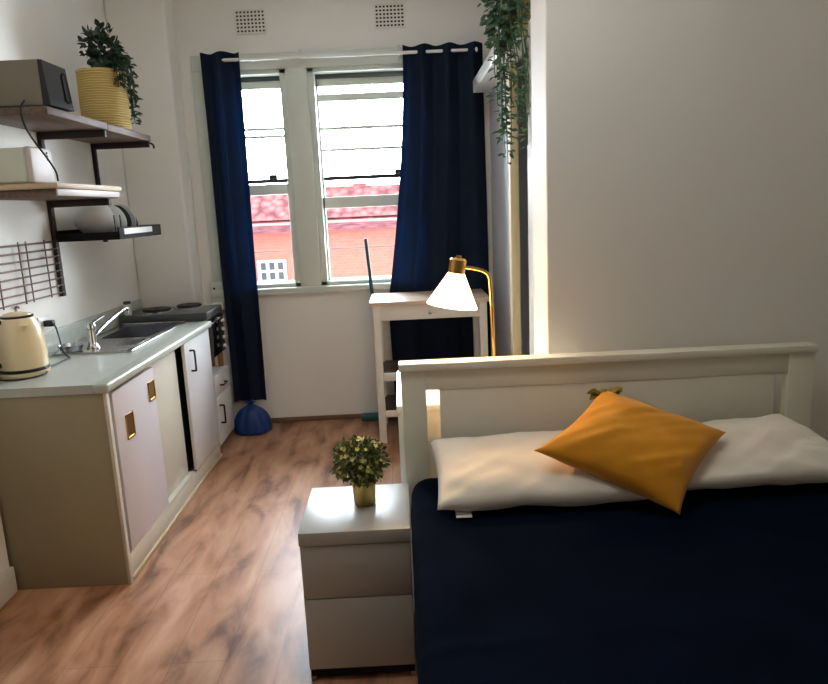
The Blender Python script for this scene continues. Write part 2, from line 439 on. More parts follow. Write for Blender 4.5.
MB().box(-1.9, -1.35, 30, 34, -3, 2.6).build('side_wall', M['cornice'], tb)

# ------------------------------------------------------------------ curtains, rod
def curtain(name, xt0, xt1, xb0, xb1, z0, z1, nf, amp, label, seed, flare=1.0, mid=None):
    rnd = random.Random(seed)
    ph = [rnd.uniform(-.6, .6) for _ in range(8)]
    def fn(u, v):
        z = z1 + (z0 - z1) * v
        if mid:   # right curtain widens at mid height
            xl = xt0 + (mid - xt0) * min(1, (v / .68)) ** 1.6 if v < .68 else mid + (xb0 - mid) * (v - .68) / .32
        else:
            xl = xt0 + (xb0 - xt0) * v
        xr = xt1 + (xb1 - xt1) * v
        a = 2 * PI * nf * u + ph[0] * v
        x = xl + (xr - xl) * u + .25 * amp * math.sin(2 * a) * v
        y = 5.005 + amp * (math.sin(a) + .25 * v * math.sin(2.3 * a + ph[1])) * (1 - .25 * v) + .006 * math.sin(9 * v + ph[2])
        if v < .012: z += .006 * math.cos(a)
        return (x, min(y, 5.05), z)
    m = MB().grid(fn, 96, 60)
    o = m.build(name, M['curtain'], ang=80)
    tag(o, label, 'curtain', 'navy window curtains')
    return o
curtain('curtain', -1.302, -1.035, -1.292, -1.062, .20, 2.655, 1.6, .032, 'narrow navy curtain left of the windows, above the blue bag', 3)
curtain('curtain', .075, .625, -.09, .632, .05, 2.65, 3.2, .034, 'wide navy curtain right of the windows, behind the white trolley', 7, mid=-.11)
rod = thing('curtain_rod', 'thin white curtain rod above both windows', 'curtain rod', (-.35, 5.0, 2.60))
MB().tube([(-1.16, 5.0, 2.604), (.57, 5.0, 2.604)], .011, 14).build('rod', M['white'], rod)
for x in (-1.165, .57):
    MB().lathe([(0, -.018), (.014, -.016), (.019, -.004), (.019, .006), (.012, .016), (0, .018)], (x, 5.0, 2.604), 16, 'X').build('finial', M['white'], rod)
for x in (-.63, .05):
    MB().box(x - .006, x + .006, 5.0, YB - .02, 2.598, 2.612).box(x - .012, x + .012, YB - .03, YB - .022, 2.58, 2.67, .003).build('rod_bracket', M['winpaint'], rod)

# ------------------------------------------------------------------ kitchen base units
XF = -1.258
kc = thing('kitchen_cabinet', 'long kitchen base cabinet with grey-brown end panel under the worktop', 'cabinet', (-1.55, 2.8, 0))
MB().box(-1.80, XF + .003, 2.80, 2.822, 0, .872, .002).build('end_panel', M['endpanel'], kc)
MB().box(XF - .010, XF + .005, 2.797, 2.825, 0, .872, .003).build('edge_post', M['door_cream'], kc)
MB().box(-1.85, XF - .06, 2.825, 4.38, .1, .74).box(XF - .075, XF - .06, 2.825, 4.38, .74, .87).build('carcass', M['darkgap'], kc)
MB().box(-1.3, XF - .003, 2.83, 4.39, .0, .1, .003).build('kick_board', M['door_cream'], kc)
MB().box(XF - .02, XF + .006, 2.83, 4.39, .0, .022, .003).build('floor_bead', M['boardwood'], kc)
MB().box(-1.31, XF - .004, 2.83, 3.82, .098, .12).build('door_track', M['door_cream'], kc)
MB().box(-1.31, XF - .02, 2.83, 3.82, .858, .872).build('door_track', M['door_cream'], kc)
d1 = MB().box(XF - .026, XF - .004, 2.872, 3.372, .12, .85, .003).build('sliding_door', M['door_near'], kc, label='pinkish white sliding door with two brass pulls')
def pull(parent, y0, y1, z0, z1):
    f = MB(); t = .008; x0, x1 = XF - .006, XF + .001
    f.box(x0, x1, y0, y0 + t, z0, z1, .001).box(x0, x1, y1 - t, y1, z0, z1, .001).box(x0, x1, y0, y1, z0, z0 + t, .001).box(x0, x1, y0, y1, z1 - t, z1, .001)
    f.box(x0, XF - .0025, y0 + t, y1 - t, z0 + t, z1 - t)
    f.build('recessed_pull', M['brass'], parent, label='square brass recessed pull')
pull(d1, 2.975, 3.06, .605, .72); pull(d1, 3.275, 3.36, .695, .79)
MB().box(XF - .055, XF - .032, 3.33, 3.80, .12, .85, .003).build('sliding_door', M['door_cream'], kc, label='cream rear sliding door')
MB().box(XF - .07, XF - .05, 3.80, 3.86, .1, .87).build('gap_shade_strip', M['darkgap'], kc)  # dark strip painting the shade between the two doors
d3 = MB().box(XF - .018, XF + .002, 3.862, 4.375, .11, .868, .003).build('hinged_door', M['door_white'], kc, label='white hinged door with black handle')
def handle(parent, p0, p1, out=.03):
    p0 = Vector(p0); p1 = Vector(p1); o = Vector((out, 0, 0))
    MB().tube(smooth_path([p0, p0 + o * .85, p0 + o + (p1 - p0) * .1, p1 + o - (p1 - p0) * .1, p1 + o * .85, p1], 5), .006, 8).build('handle', M['blackmetal'], parent)
handle(d3, (XF, 3.95, .81), (XF, 3.95, .69))

# worktop with sink cutout
wt = MB()
BX0, BX1, BY0, BY1 = -1.745, -1.445, 3.86, 4.34
wt.box(-1.86, BX0, 2.795, 4.41, .872, .91).box(BX1, -1.30, 2.795, 4.41, .872, .91)
wt.box(BX0, BX1, 2.795, BY0, .872, .91).box(BX0, BX1, BY1, 4.41, .872, .91)
wt.box(-1.31, XF + .018, 2.79, 4.415, .870, .911, .012, 4)
o = wt.build('worktop', M['worktop'], smooth=True)
tag(o, 'pale grey-green laminate worktop running from kettle to stove', 'worktop')
MB().box(-1.859, -1.845, 2.83, 4.86, .91, 1.02, .003).build('upstand', M['worktop'], o)

# sink
sk = thing('sink', 'stainless steel sink with drainer set in the worktop', 'sink', (-1.6, 3.9, .91))
r = MB(); SX0, SX1, SY0, SY1 = -1.80, -1.395, 3.47, 4.385; zt0, zt1 = .911, .917
r.box(SX0, BX0 + .01, SY0, SY1, zt0, zt1, .002).box(BX1 - .01, SX1, SY0, SY1, zt0, zt1, .002)
r.box(BX0 + .01, BX1 - .01, SY0, BY0 + .01, zt0, zt1).box(BX0 + .01, BX1 - .01, BY1 - .01, SY1, zt0, zt1)
r.tube([(SX0, SY0, zt1), (SX1, SY0, zt1), (SX1, SY1, zt1), (SX0, SY1, zt1), (SX0, SY0, zt1)], .004, 8)
r.build('rim', M['steel'], sk)
bw = MB(); t = .004; x0, x1, y0, y1 = BX0 + .008, BX1 - .008, BY0 + .008, BY1 - .008; zb = .75
bw.box(x0, x0 + t, y0, y1, zb, .914).box(x1 - t, x1, y0, y1, zb, .914).box(x0, x1, y0, y0 + t, zb, .914).box(x0, x1, y1 - t, y1, zb, .914).box(x0, x1, y0, y1, zb, zb + t)
bw.build('bowl', M['steel'], sk)
MB().lathe([(0, 0), (.035, 0), (.035, .004), (.02, .006), (0, .006)], ((x0 + x1) / 2, 4.1, zb + .004), 20).build('drain', M['chrome'], sk)
for k in range(5):
    yy = 3.66 + k * .036
    MB().tube([(-1.55, yy, .918), (-1.43, yy, .917)], .004, 6).build('drainer_ridge', M['steel'], sk)
# little round strainer basin at the near back of the sink
MB().lathe([(.02, .002), (.05, .004), (.062, .03), (.066, .036), (.06, .036), (.046, .009), (.0, .008)], (-1.735, 3.545, .915), 24).build('strainer', M['steel'], sk)

tp = thing('tap', 'chrome mixer tap with raised spout at the near end of sink', 'tap', (-1.645, 3.6, .917))
MB().lathe([(.034, 0), (.034, .006), (.026, .014), (.022, .03), (.022, .10), (.026, .105), (.026, .118), (.022, .135), (.008, .14), (0, .14)], (-1.645, 3.6, .917), 24).build('body', M['chrome'], tp)
MB().tube(smooth_path([(-1.645, 3.6, .975), (-1.635, 3.66, .995), (-1.62, 3.80, 1.035), (-1.605, 3.95, 1.066), (-1.60, 3.99, 1.066), (-1.598, 4.0, 1.04)], 6), .0105, 12).build('spout', M['chrome'], tp)
MB().tube([(-1.645, 3.605, 1.045), (-1.63, 3.67, 1.062), (-1.62, 3.71, 1.072)], [.008, .006, .007], 10).build('lever', M['chrome'], tp)

# kettle
KX, KY = -1.725, 3.075
kt = thing('kettle', 'cream retro electric kettle with black cord on the worktop', 'kettle', (KX, KY, .911))
MB().lathe([(.0, 0), (.100, 0), (.104, .006), (.104, .016), (.098, .02), (0, .02)], (KX, KY, .911), 40).build('power_base', M['cream'], kt)
MB().lathe([(.102, .020), (.1025, .023), (.1025, .032), (.100, .034)], (KX, KY, .911), 40).build('base_ring', M['black'], kt)
MB().lathe([(0, .034), (.100, .034), (.102, .045), (.101, .10), (.096, .16), (.086, .215), (.074, .248), (.066, .258), (0, .258)], (KX, KY, .911), 40).build('body', M['cream'], kt)
MB().lathe([(.066, .258), (.068, .262), (.068, .266), (.062, .268)], (KX, KY, .911), 40).build('rim_ring', M['black'], kt)
ld = MB().lathe([(0, .266), (.062, .266), (.058, .274), (.03, .282), (0, .284)], (KX, KY, .911), 32).build('lid', M['cream'], kt)
MB().lathe([(.008, .28), (.008, .292), (.018, .296), (.018, .302), (.01, .308), (0, .308)], (KX, KY, .911), 20).build('lid_knob', M['chrome'], ld)
hd = Vector((-.55, -.835, 0))
c0 = Vector((KX, KY, .911))
MB().tube(smooth_path([c0 + hd * .075 + Vector((0, 0, .245)), c0 + hd * .12 + Vector((0, 0, .25)), c0 + hd * .148 + Vector((0, 0, .21)), c0 + hd * .145 + Vector((0, 0, .11)), c0 + hd * .125 + Vector((0, 0, .06)), c0 + hd * .098 + Vector((0, 0, .06))], 6), .011, 10).build('handle', M['black'], kt)
MB().box(KX + .058, KX + .074, KY - .082, KY - .06, 1.135, 1.139).build('badge', M['brass'], kt)
cd = MB().tube(smooth_path([(-1.835, 3.54, 1.068), (-1.79, 3.52, 1.06), (-1.755, 3.48, 1.0), (-1.73, 3.445, .94), (-1.70, 3.42, .917), (-1.66, 3.36, .917), (-1.66, 3.27, .917), (-1.66, 3.15, .917), (-1.61, 3.02, .917), (-1.66, 2.93, .917), (-1.75, 2.93, .917), (-1.79, 2.98, .917)], 6), .0042, 8).build('cord', M['black'], kt)
MB().box(-1.848, -1.80, 3.522, 3.556, 1.052, 1.084, .006).build('plug', M['black'], cd)
ot = thing('power_outlet', 'white wall outlet with the kettle plug in it', 'power outlet', (-1.86, 3.56, 1.07), 'power outlets')
MB().box(-1.859, -1.85, 3.49, 3.61, 1.03, 1.105, .003).build('plate', M['whiteplastic'], ot)
MB().box(-1.851, -1.845, 3.57, 3.59, 1.06, 1.08, .001).build('switch', M['whiteplastic'], ot)

# mini oven with hotplates on drawer unit
dr = thing('drawer_unit', 'low white drawer unit with black handles under the stove', 'drawer unit', (-1.5, 4.6, 0))
MB().box(-1.84, XF - .022, 4.40, 4.79, .06, .535, .003).build('carcass', M['door_white'], dr)
MB().box(-1.82, XF - .05, 4.42, 4.78, 0, .06).build('plinth', M['endpanel'], dr)
a = MB().box(XF - .022, XF, 4.405, 4.785, .395, .53, .003).build('drawer', M['door_white'], dr)
handle(a, (XF, 4.52, .455), (XF, 4.62, .455), .025)
a = MB().box(XF - .022, XF, 4.405, 4.785, .07, .39, .003).build('door', M['door_white'], dr)
handle(a, (XF, 4.46, .33), (XF, 4.46, .21))
for x, y in ((-1.80, 4.46), (-1.80, 4.74)): pass
ov = thing('mini_oven', 'black benchtop oven with two hotplates standing on drawer unit', 'oven', (-1.5, 4.6, .536))
MB().box(-1.83, XF - .03, 4.425, 4.80, .63, .915, .006).build('body', M['hob'], ov)
MB().box(-1.835, XF - .012, 4.42, 4.805, .915, .963, .006).build('hob_top', M['hob'], ov)
dd = MB().box(XF - .03, XF - .012, 4.43, 4.70, .645, .905, .004).build('glass_door', M['ovenglass'], ov)
MB().tube([(XF - .012, 4.45, .885), (XF + .012, 4.45, .885), (XF + .012, 4.68, .885), (XF - .012, 4.68, .885)], .007, 8).build('handle', M['chrome'], dd)
MB().box(XF - .03, XF - .010, 4.70, 4.80, .645, .905, .004).build('control_panel', M['black'], ov)
for k in range(4):
    MB().lathe([(.013, 0), (.013, .012), (.009, .016), (0, .016)], (XF - .010, 4.75, .68 + k * .06), 16, 'X').build('knob', M['whiteplastic'], ov)
for (x, y, rr) in ((-1.63, 4.55, .092), (-1.46, 4.69, .082)):
    q = MB().lathe([(rr, 0), (rr, .020), (rr - .008, .026), (.02, .026), (.015, .022), (0, .022)], (x, y, .963), 32).build('hotplate', M['blackmetal'], ov)
    MB().lathe([(rr + .010, 0), (rr + .010, .010), (rr, .013)], (x, y, .963), 32).build('ring', M['chrome'], q)
for x in (-1.80, -1.36, -1.30):
    for y in (4.46, 4.75):
        MB().box(x - .016, x + .016, y - .016, y + .016, .535, .63, .003).build('foot', M['tanblock'], ov)
jr = thing('spice_jar', 'small grey-green jar at the back corner of the hob', 'jar', (-1.76, 4.66, .963))
MB().lathe([(0, 0), (.022, 0), (.024, .004), (.024, .065), (.02, .072), (0, .072)], (-1.79, 4.47, .963), 20).build('body', M['glassy'], jr)
MB().lathe([(.023, .072), (.023, .09), (0, .092)], (-1.79, 4.47, .963), 20).build('lid', M['hob'], jr)
ot = thing('power_outlet', 'white outlet with plug on the back wall left of the curtain', 'power outlet', (-1.36, YB, .92), 'power outlets')
MB().box(-1.41, -1.30, YB - .034, YB - .024, .93, 1.09, .003).build('plate', M['winpaint'], ot)
MB().lathe([(.008, 0), (.008, -.004), (0, -.005)], (-1.378, YB - .034, 1.048), 12, 'Y').build('screw', M['darkgap'], ot)
MB().box(-1.40, -1.31, YB - .09, YB - .034, .895, .945, .01).build('plug', M['whiteplastic'], ot)

# blue bag
bg = thing('blue_bag', 'knotted blue plastic bag on the floor under left curtain', 'bag', (-1.148, 4.88, 0))
def bagfn(u, v):
    a = 2 * PI * u
    prof = [(0, 0), (.11, 0), (.13, .015), (.132, .06), (.122, .11), (.104, .15), (.078, .18), (.045, .20)]
    t = v * (len(prof) - 1); i = min(int(t), len(prof) - 2); k = t - i
    r = prof[i][0] + (prof[i + 1][0] - prof[i][0]) * k; h = prof[i][1] + (prof[i + 1][1] - prof[i][1]) * k
    r *= 1 + .06 * math.sin(5 * a + 2 * v) + .05 * math.sin(11 * a)
    return (-1.148 + r * math.cos(a), 4.86 + .75 * r * math.sin(a), h + .001)
MB().grid(bagfn, 48, 22).build('body', M['bag'], bg, ang=80)
kn = MB().lathe([(.045, .198), (.03, .208), (.02, .213), (.02, .222)], (-1.148, 4.86, 0), 14)
for k in range(5):
    a = k * 1.256; kn.leaf((-1.148, 4.86, .215), (math.cos(a), math.sin(a) * .6, .5), (0, 0, 1), .05, .03)
kn.build('knot', M['bag'], bg)

# mop behind trolley
mp_ = thing('mop', 'teal floor mop with upright dark handle between window and trolley', 'mop', (-.29, 5.02, 0))
MB().box(-.36, -.13, 4.985, 5.06, .004, .05, .012, 3).build('head', M['teal'], mp_)
MB().tube([(-.165, 5.02, .045), (-.225, 5.02, .95), (-.252, 5.02, 1.36)], .0135, 12).build('handle', M['teal'], mp_)

# ------------------------------------------------------------------ wall shelves
us = thing('wall_shelf', 'weathered brown top wall shelf carrying the basket plant', 'shelf', (-1.7, 3.8, 2.04))
MB().box(-1.855, -1.50, 3.155, 3.785, 2.038, 2.072, .003).build('shelf_board', M['shelfwood'], us)
MB().box(-1.855, -1.50, 3.79, 4.42, 2.034, 2.07, .003).build('shelf_board', M['shelfwood'], us)
for y in (3.775, 4.41):
    MB().box(-1.858, -1.51, y - .012, y + .012, 2.0, 2.036, .002).build('bracket_arm', M['bracket'], us)
MB().box(-1.859, -1.838, 4.395, 4.425, 1.44, 2.036, .002).build('upright', M['bracket'], us)
MB().box(-1.859, -1.838, 3.755, 3.79, 1.18, 2.036, .002).build('upright', M['bracket'], us)
MB().tube(smooth_path([(-1.52, 4.43, 2.03), (-1.50, 4.44, 2.02), (-1.495, 4.45, 2.005), (-1.50, 4.455, 2.0)], 5), .006, 8).build('hook', M['bracket'], us)
ms = thing('wall_shelf', 'middle wall shelf with pale front edge under the pale toaster', 'shelf', (-1.7, 3.5, 1.69))
MB().box(-1.837, -1.505, 3.14, 3.825, 1.688, 1.722, .003).build('shelf_board', M['shelfwood'], ms)
MB().box(-1.505, -1.497, 3.14, 3.825, 1.692, 1.722, .002).build('front_edge', M['shelfedge'], ms)
MB().box(-1.837, -1.53, 3.757, 3.788, 1.652, 1.688, .002).build('bracket_arm', M['bracket'], ms)
ls = thing('wall_shelf', 'low black tray shelf holding white crockery', 'shelf', (-1.7, 4.1, 1.46))
MB().box(-1.837, -1.50, 3.765, 4.42, 1.470, 1.482, .002).build('tray_base', M['traymat'], ls)
lp = MB().box(-1.837, -1.50, 3.765, 3.775, 1.482, 1.512).box(-1.837, -1.50, 4.41, 4.42, 1.482, 1.535, .002).box(-1.51, -1.50, 3.765, 4.42, 1.482, 1.535, .003).box(-1.837, -1.827, 3.775, 4.41, 1.482, 1.53)
lp.build('tray_rim', M['traymat'], ls)
MB().box(-1.4995, -1.498, 3.83, 4.26, 1.495, 1.526).build('label_strip', M['shelfedge'], ls, label='white strip on the front rim')
for y in (3.87, 3.95):
    MB().tube([(-1.56, y, 1.48), (-1.56, y, 1.60)], .004, 8).build('peg', M['blackmetal'], ls)

cb_ = tag(MB().box(-1.83, -1.488, 3.125, 3.84, 1.7235, 1.748, .004).build('chopping_board', M['boardwood']), 'pale wooden chopping board lying on the middle shelf', 'chopping board')
# crockery on the low shelf
def plate(y, rr, m, label, z0=1.4835, x=-1.66, lean=.25):
    zc = z0 + rr * math.cos(lean) + .004
    b = MB().lathe([(0, .0), (rr * .6, .0), (rr, .014), (rr, .018), (rr * .6, .006), (0, .006)], (0, 0, 0), 36, 'Y')
    R = Matrix.Translation((x, y, zc)) @ Matrix.Rotation(lean, 4, 'X') @ Matrix.Rotation(-.35, 4, 'Z')
    b.v = [tuple(R @ Vector(v)) for v in b.v]
    return tag(b.build('plate', m), label, 'plate', 'plates on the low shelf')
bwl = MB().lathe([(0, -.10), (.05, -.098), (.062, -.09), (.09, -.06), (.106, -.02), (.112, .04), (.107, .04), (.08, -.05), (0, -.08)], (0, 0, 0), 40, 'Y', .82)
R = Matrix.Translation((-1.70, 3.955, 1.579)) @ Matrix.Rotation(-.55, 4, 'Z')
bwl.v = [tuple(R @ Vector(v)) for v in bwl.v]
tag(bwl.build('bowl', M['whiteplastic']), 'large white bowl tipped on its side on the low shelf', 'bowl')
plate(4.10, .086, M['white'], 'white plate standing next to the tipped bowl', x=-1.665)
plate(4.16, .086, M['black'], 'black plate standing between two white plates', x=-1.66)
plate(4.215, .088, M['white'], 'white plate standing behind the larger black plate', x=-1.655)
plate(4.265, .07, M['black'], 'small black plate, farthest on the low shelf', x=-1.65)

# wire rack
rk = thing('wire_rack', 'rusty brown wire grid rack hanging above the kettle', 'wire rack', (-1.85, 3.5, 1.19))
f = MB()
for k in range(8):
    z = 1.20 + k * .039
    f.tube([(-1.848, 3.15, z), (-1.848, 3.775, z)], .003, 6)
    f.tube([(-1.832, 3.15, z + .006), (-1.832, 3.775, z + .006)], .0022, 6)
f.build('wires', M['rackwire'], rk)
for y in (3.19, 3.39, 3.46, 3.64): MB().tube([(-1.842, y, 1.19), (-1.842, y, 1.49)], .0035, 6).build('upright_wire', M['rackwire'], rk)

# microwave on top shelf
mw = thing('microwave', 'grey box microwave with black front on the top shelf', 'microwave', (-1.68, 3.28, 2.073))
MB().box(-1.85, -1.525, 3.175, 3.40, 2.078, 2.268, .006).build('case', M['grey_case'], mw)
b_ = MB(); b_.add([(-1.525, 3.178, 2.078), (-1.525, 3.398, 2.078), (-1.525, 3.398, 2.268), (-1.525, 3.178, 2.268), (-1.492, 3.178, 2.078), (-1.492, 3.398, 2.078), (-1.508, 3.398, 2.266), (-1.508, 3.178, 2.266)],
    [(0, 1, 2, 3), (4, 5, 6, 7), (0, 1, 5, 4), (1, 2, 6, 5), (2, 3, 7, 6), (3, 0, 4, 7)])
fr = b_.build('front_panel', M['ovenglass'], mw)
MB().tube([(-1.494, 3.36, 2.11), (-1.484, 3.36, 2.12), (-1.496, 3.36, 2.23), (-1.506, 3.36, 2.24)], .005, 8).build('handle', M['black'], fr)
for x in (-1.82, -1.55):
    for y in (3.2, 3.38): MB().lathe([(.012, 0), (.012, .006), (0, .006)], (x, y, 2.0725), 12).build('foot', M['black'], mw)
MB().tube(smooth_path([(-1.60, 3.17, 2.10), (-1.60, 3.13, 2.06), (-1.595, 3.128, 2.0), (-1.58, 3.15, 1.94), (-1.54, 3.17, 1.86), (-1.522, 3.20, 1.80), (-1.522, 3.21, 1.757)], 7), .0042, 8).build('cord', M['black'], mw)
# toaster on the middle shelf
ts = thing('toaster', 'pale green-grey toaster with white end on the middle shelf', 'toaster', (-1.72, 3.25, 1.7485))
MB().box(-1.825, -1.628, 3.155, 3.35, 1.752, 1.905, .012, 3).build('case', M['glassy'], ts)
e_ = MB().box(-1.628, -1.60, 3.155, 3.35, 1.752, 1.908, .008, 3).build('end_panel', M['shelfedge'], ts)
for k in range(3): MB().lathe([(.006, 0), (.006, .003), (0, .004)], (-1.60, 3.30, 1.86 + k * .014), 10, 'X').build('button', M['black'], e_)
for x in (-1.81, -1.62):
    for y in (3.18, 3.33): MB().lathe([(.008, 0), (.008, .005), (0, .005)], (x, y, 1.7485), 10).build('foot', M['black'], ts)
MB().box(-1.79, -1.65, 3.2, 3.23, 1.9045, 1.908).box(-1.79, -1.65, 3.27, 3.30, 1.9045, 1.908).build('slots', M['darkgap'], ts)

# basket + plant on the top shelf
rnd = random.Random(5)
BKX, BKY, BKZ = -1.632, 4.12, 2.0725
pl = thing('basket_plant', 'trailing green plant in a woven straw basket on top shelf', 'potted plant', (BKX, BKY, BKZ))
MB().lathe([(0, 0), (.122, 0), (.128, .01), (.131, .15), (.129, .30), (.132, .315), (.126, .318), (.12, .30), (.115, .27), (0, .27)], (BKX, BKY, BKZ), 40).build('basket', M['basket'], pl)
lf = MB(); stm = MB()
def ball(mb, c, rx, ry, rz, n, L, W, rnd, inner=.55):
    for _ in range(n):
        d = Vector((rnd.gauss(0, 1), rnd.gauss(0, 1), rnd.gauss(0, 1))).normalized()
        k = rnd.uniform(inner, 1.0)
        p = Vector((c[0] + d.x * rx * k, c[1] + d.y * ry * k, c[2] + d.z * rz * k))
        dd = (d + Vector((rnd.uniform(-.7, .7), rnd.uniform(-.7, .7), rnd.uniform(-.7, .5)))).normalized()
        s_ = rnd.uniform(.7, 1.25)
        mb.leaf(p, dd, d + Vector((rnd.uniform(-.4, .4), rnd.uniform(-.4, .4), .3)), L * s_, W * s_)
ball(lf, (BKX + .03, BKY, BKZ + .42), .11, .12, .135, 420, .04, .027, rnd, .3)
lf.build('foliage', M['leafdark'], pl, smooth=False)
def vine(pts, L, W, rnd, parent, m, step=.022, jit=.03, name='vine'):
    P = smooth_path(pts, 8); mb = MB(); mb.tube(P, .0025, 5)
    acc = 0
    for i in range(1, len(P)):
        seg = (P[i] - P[i - 1]).length; acc += seg
        while acc > step:
            acc -= step
            d = Vector((rnd.gauss(0, 1), rnd.gauss(0, 1), rnd.uniform(-.9, .3))).normalized()
            s_ = rnd.uniform(.7, 1.2)
            mb.leaf(P[i] + d * rnd.uniform(0, jit * .4), d, (rnd.uniform(-.5, .5), -.6, 1), L * s_, W * s_)
    return mb.build(name, m, parent, smooth=False)
for k in range(9):
    a = rnd.uniform(-.8, 1.3); x = BKX + .13 * math.cos(a); y = BKY + .13 * math.sin(a) * .9
    ex = rnd.uniform(.01, .04); ln = rnd.uniform(.12, .36) if math.sin(a) > -.1 else rnd.uniform(.06, .14)
    vine([(BKX + .03, BKY, BKZ + .38), (x, y, BKZ + .40), (x + ex * math.cos(a), y + ex * math.sin(a), BKZ + .33), (x + ex * math.cos(a), y + ex * math.sin(a) + .015, BKZ + .35 - ln)], .04, .026, rnd, pl, M['leafdark'], .011, .04)

# ------------------------------------------------------------------ white trolley by the curtain
tr = thing('kitchen_trolley', 'white open-shelf trolley with pale wood top before right curtain', 'trolley', (.17, 4.7, 0))
CX0, CX1, CY0, CY1 = -.205, .545, 4.47, 4.93
MB().box(CX0 - .02, CX1 + .02, CY0 - .02, CY1 + .005, .945, .972, .004).build('top', M['carttop'], tr)
for x in (CX0, CX1 - .05):
    for y in (CY0, CY1 - .05): MB().box(x, x + .05, y, y + .05, .0, .945, .003).build('leg', M['cartwhite'], tr)
fr_ = MB().box(CX0 + .05, CX1 - .05, CY0 + .006, CY0 + .024, .845, .942, .003).build('drawer', M['cartwhite'], tr)
MB().lathe([(.006, .004), (.006, -.012), (.014, -.018), (.014, -.026), (0, -.03)], (.17, CY0 + .006, .892), 16, 'Y').build('knob', M['chrome'], fr_)
for x in (CX0 + .01, CX1 - .03): MB().box(x, x + .02, CY0 + .05, CY1 - .05, .845, .945).build('side_rail', M['cartwhite'], tr)
for z0, z1 in ((.435, .49), (.185, .23)):
    q = MB().box(CX0 + .006, CX1 - .006, CY0 + .02, CY1 - .004, z0 + .02, z1 - .012, .003).build('shelf', M['brownboard'], tr, label='brown shelf board with white front rail')
    MB().box(CX0 + .05, CX1 - .05, CY0 + .004, CY0 + .02, z0, z1, .003).build('front_rail', M['cartwhite'], q)

# ------------------------------------------------------------------ cabinet + lamp behind the headboard
lc = thing('side_cabinet', 'white cabinet under the lamp, seen through the left headboard slot', 'cabinet', (.2, 2.8, 0))
MB().box(-.042, .50, 2.545, 3.12, .0, .80, .004).build('body', M['white'], lc)
MB().box(-.047, .505, 2.54, 3.125, .80, .83, .004).build('top', M['white'], lc)
LY = 2.635
lm = thing('lamp', 'lit brass lamp with white cone shade behind the headboard', 'lamp', (.345, LY, .83))
MB().lathe([(0, 0), (.08, 0), (.08, .012), (.07, .018), (.012, .02), (0, .02)], (.345, LY, .83), 36).build('base', M['brass'], lm)
MB().tube(smooth_path([(.345, LY, .85), (.341, LY, 1.12), (.336, LY, 1.262), (.331, LY, 1.301), (.314, LY, 1.32), (.277, LY, 1.333), (.232, LY, 1.341)], 7), .0065, 12).build('pole', M['brass'], lm)
tilt = Matrix.Translation((.208, LY, 1.323)) @ Matrix.Rotation(.17, 4, 'Y') @ Matrix.Scale(.88, 4)
def tl(prof, seg=40):
    b = MB().lathe(prof, (0, 0, 0), seg); b.v = [tuple(tilt @ Vector(v)) for v in b.v]; return b
cap = tl([(0, .072), (.012, .072), (.012, .062), (.028, .06), (.036, .052), (.036, -.004), (.03, -.008), (0, -.008)]).build('cap', M['brass'], lm)
for k in range(4):
    a = k * PI / 2 + .4; q = MB().box(.034, .039, -.004, .004, .0, .05)
    Rz = tilt @ Matrix.Rotation(a, 4, 'Z'); q.v = [tuple(Rz @ Vector(v)) for v in q.v]; q.build('cap_rib', M['brass'], cap)
tl([(.036, -.006), (.112, -.148), (.109, -.149), (.034, -.009)]).build('shade', M['shade'], lm)
tl([(0, -.02), (.014, -.022), (.016, -.05), (.03, -.08), (.03, -.095), (.018, -.112), (0, -.116)], 20).build('bulb', M['shade'], lm)

# ------------------------------------------------------------------ bed
bd = thing('bed', 'white bed with slotted headboard against the partition wall', 'bed', (.75, 1.5, 0))
HY0, HY1 = 2.475, 2.51
HX0, HX1 = -.024, 1.518
MB().box(HX0 - .006, HX1 + .006, HY0 - .015, HY1 + .02, .982, 1.010, .004).build('top_rail', M['bedpaint'], bd)
for x0, x1 in ((HX0, HX0 + .092), (HX1 - .097, HX1)): MB().box(x0, x1, HY0 - .004, HY1 + .006, 0, .982, .004).build('post', M['bedpaint'], bd)
MB().box(HX0 + .09, HX1 - .095, HY0, HY1, .905, .982, .003).build('upper_rail', M['bedpaint'], bd)
MB().box(.117, 1.376, HY0 + .003, HY1 - .004, .36, .907, .003).build('headboard_panel', M['bedpaint'], bd)
MB().box(HX0 + .09, HX1 - .095, HY0, HY1, .28, .38, .003).build('lower_rail', M['bedpaint'], bd)
for x0 in (.0, 1.482): MB().box(x0, x0 + .025, .42, HY0 - .004, .2, .36, .003).build('side_rail', M['bedpaint'], bd)
MB().box(.0, 1.507, .40, .425, .2, .40, .003).build('foot_rail', M['bedpaint'], bd)
for x0 in (.0, 1.45): MB().box(x0, x0 + .057, .395, .43, 0, .42, .003).build('leg', M['bedpaint'], bd)
MB().box(.03, 1.477, .43, 2.46, .26, .555, .05, 5).build('mattress', M['linen'], bd)

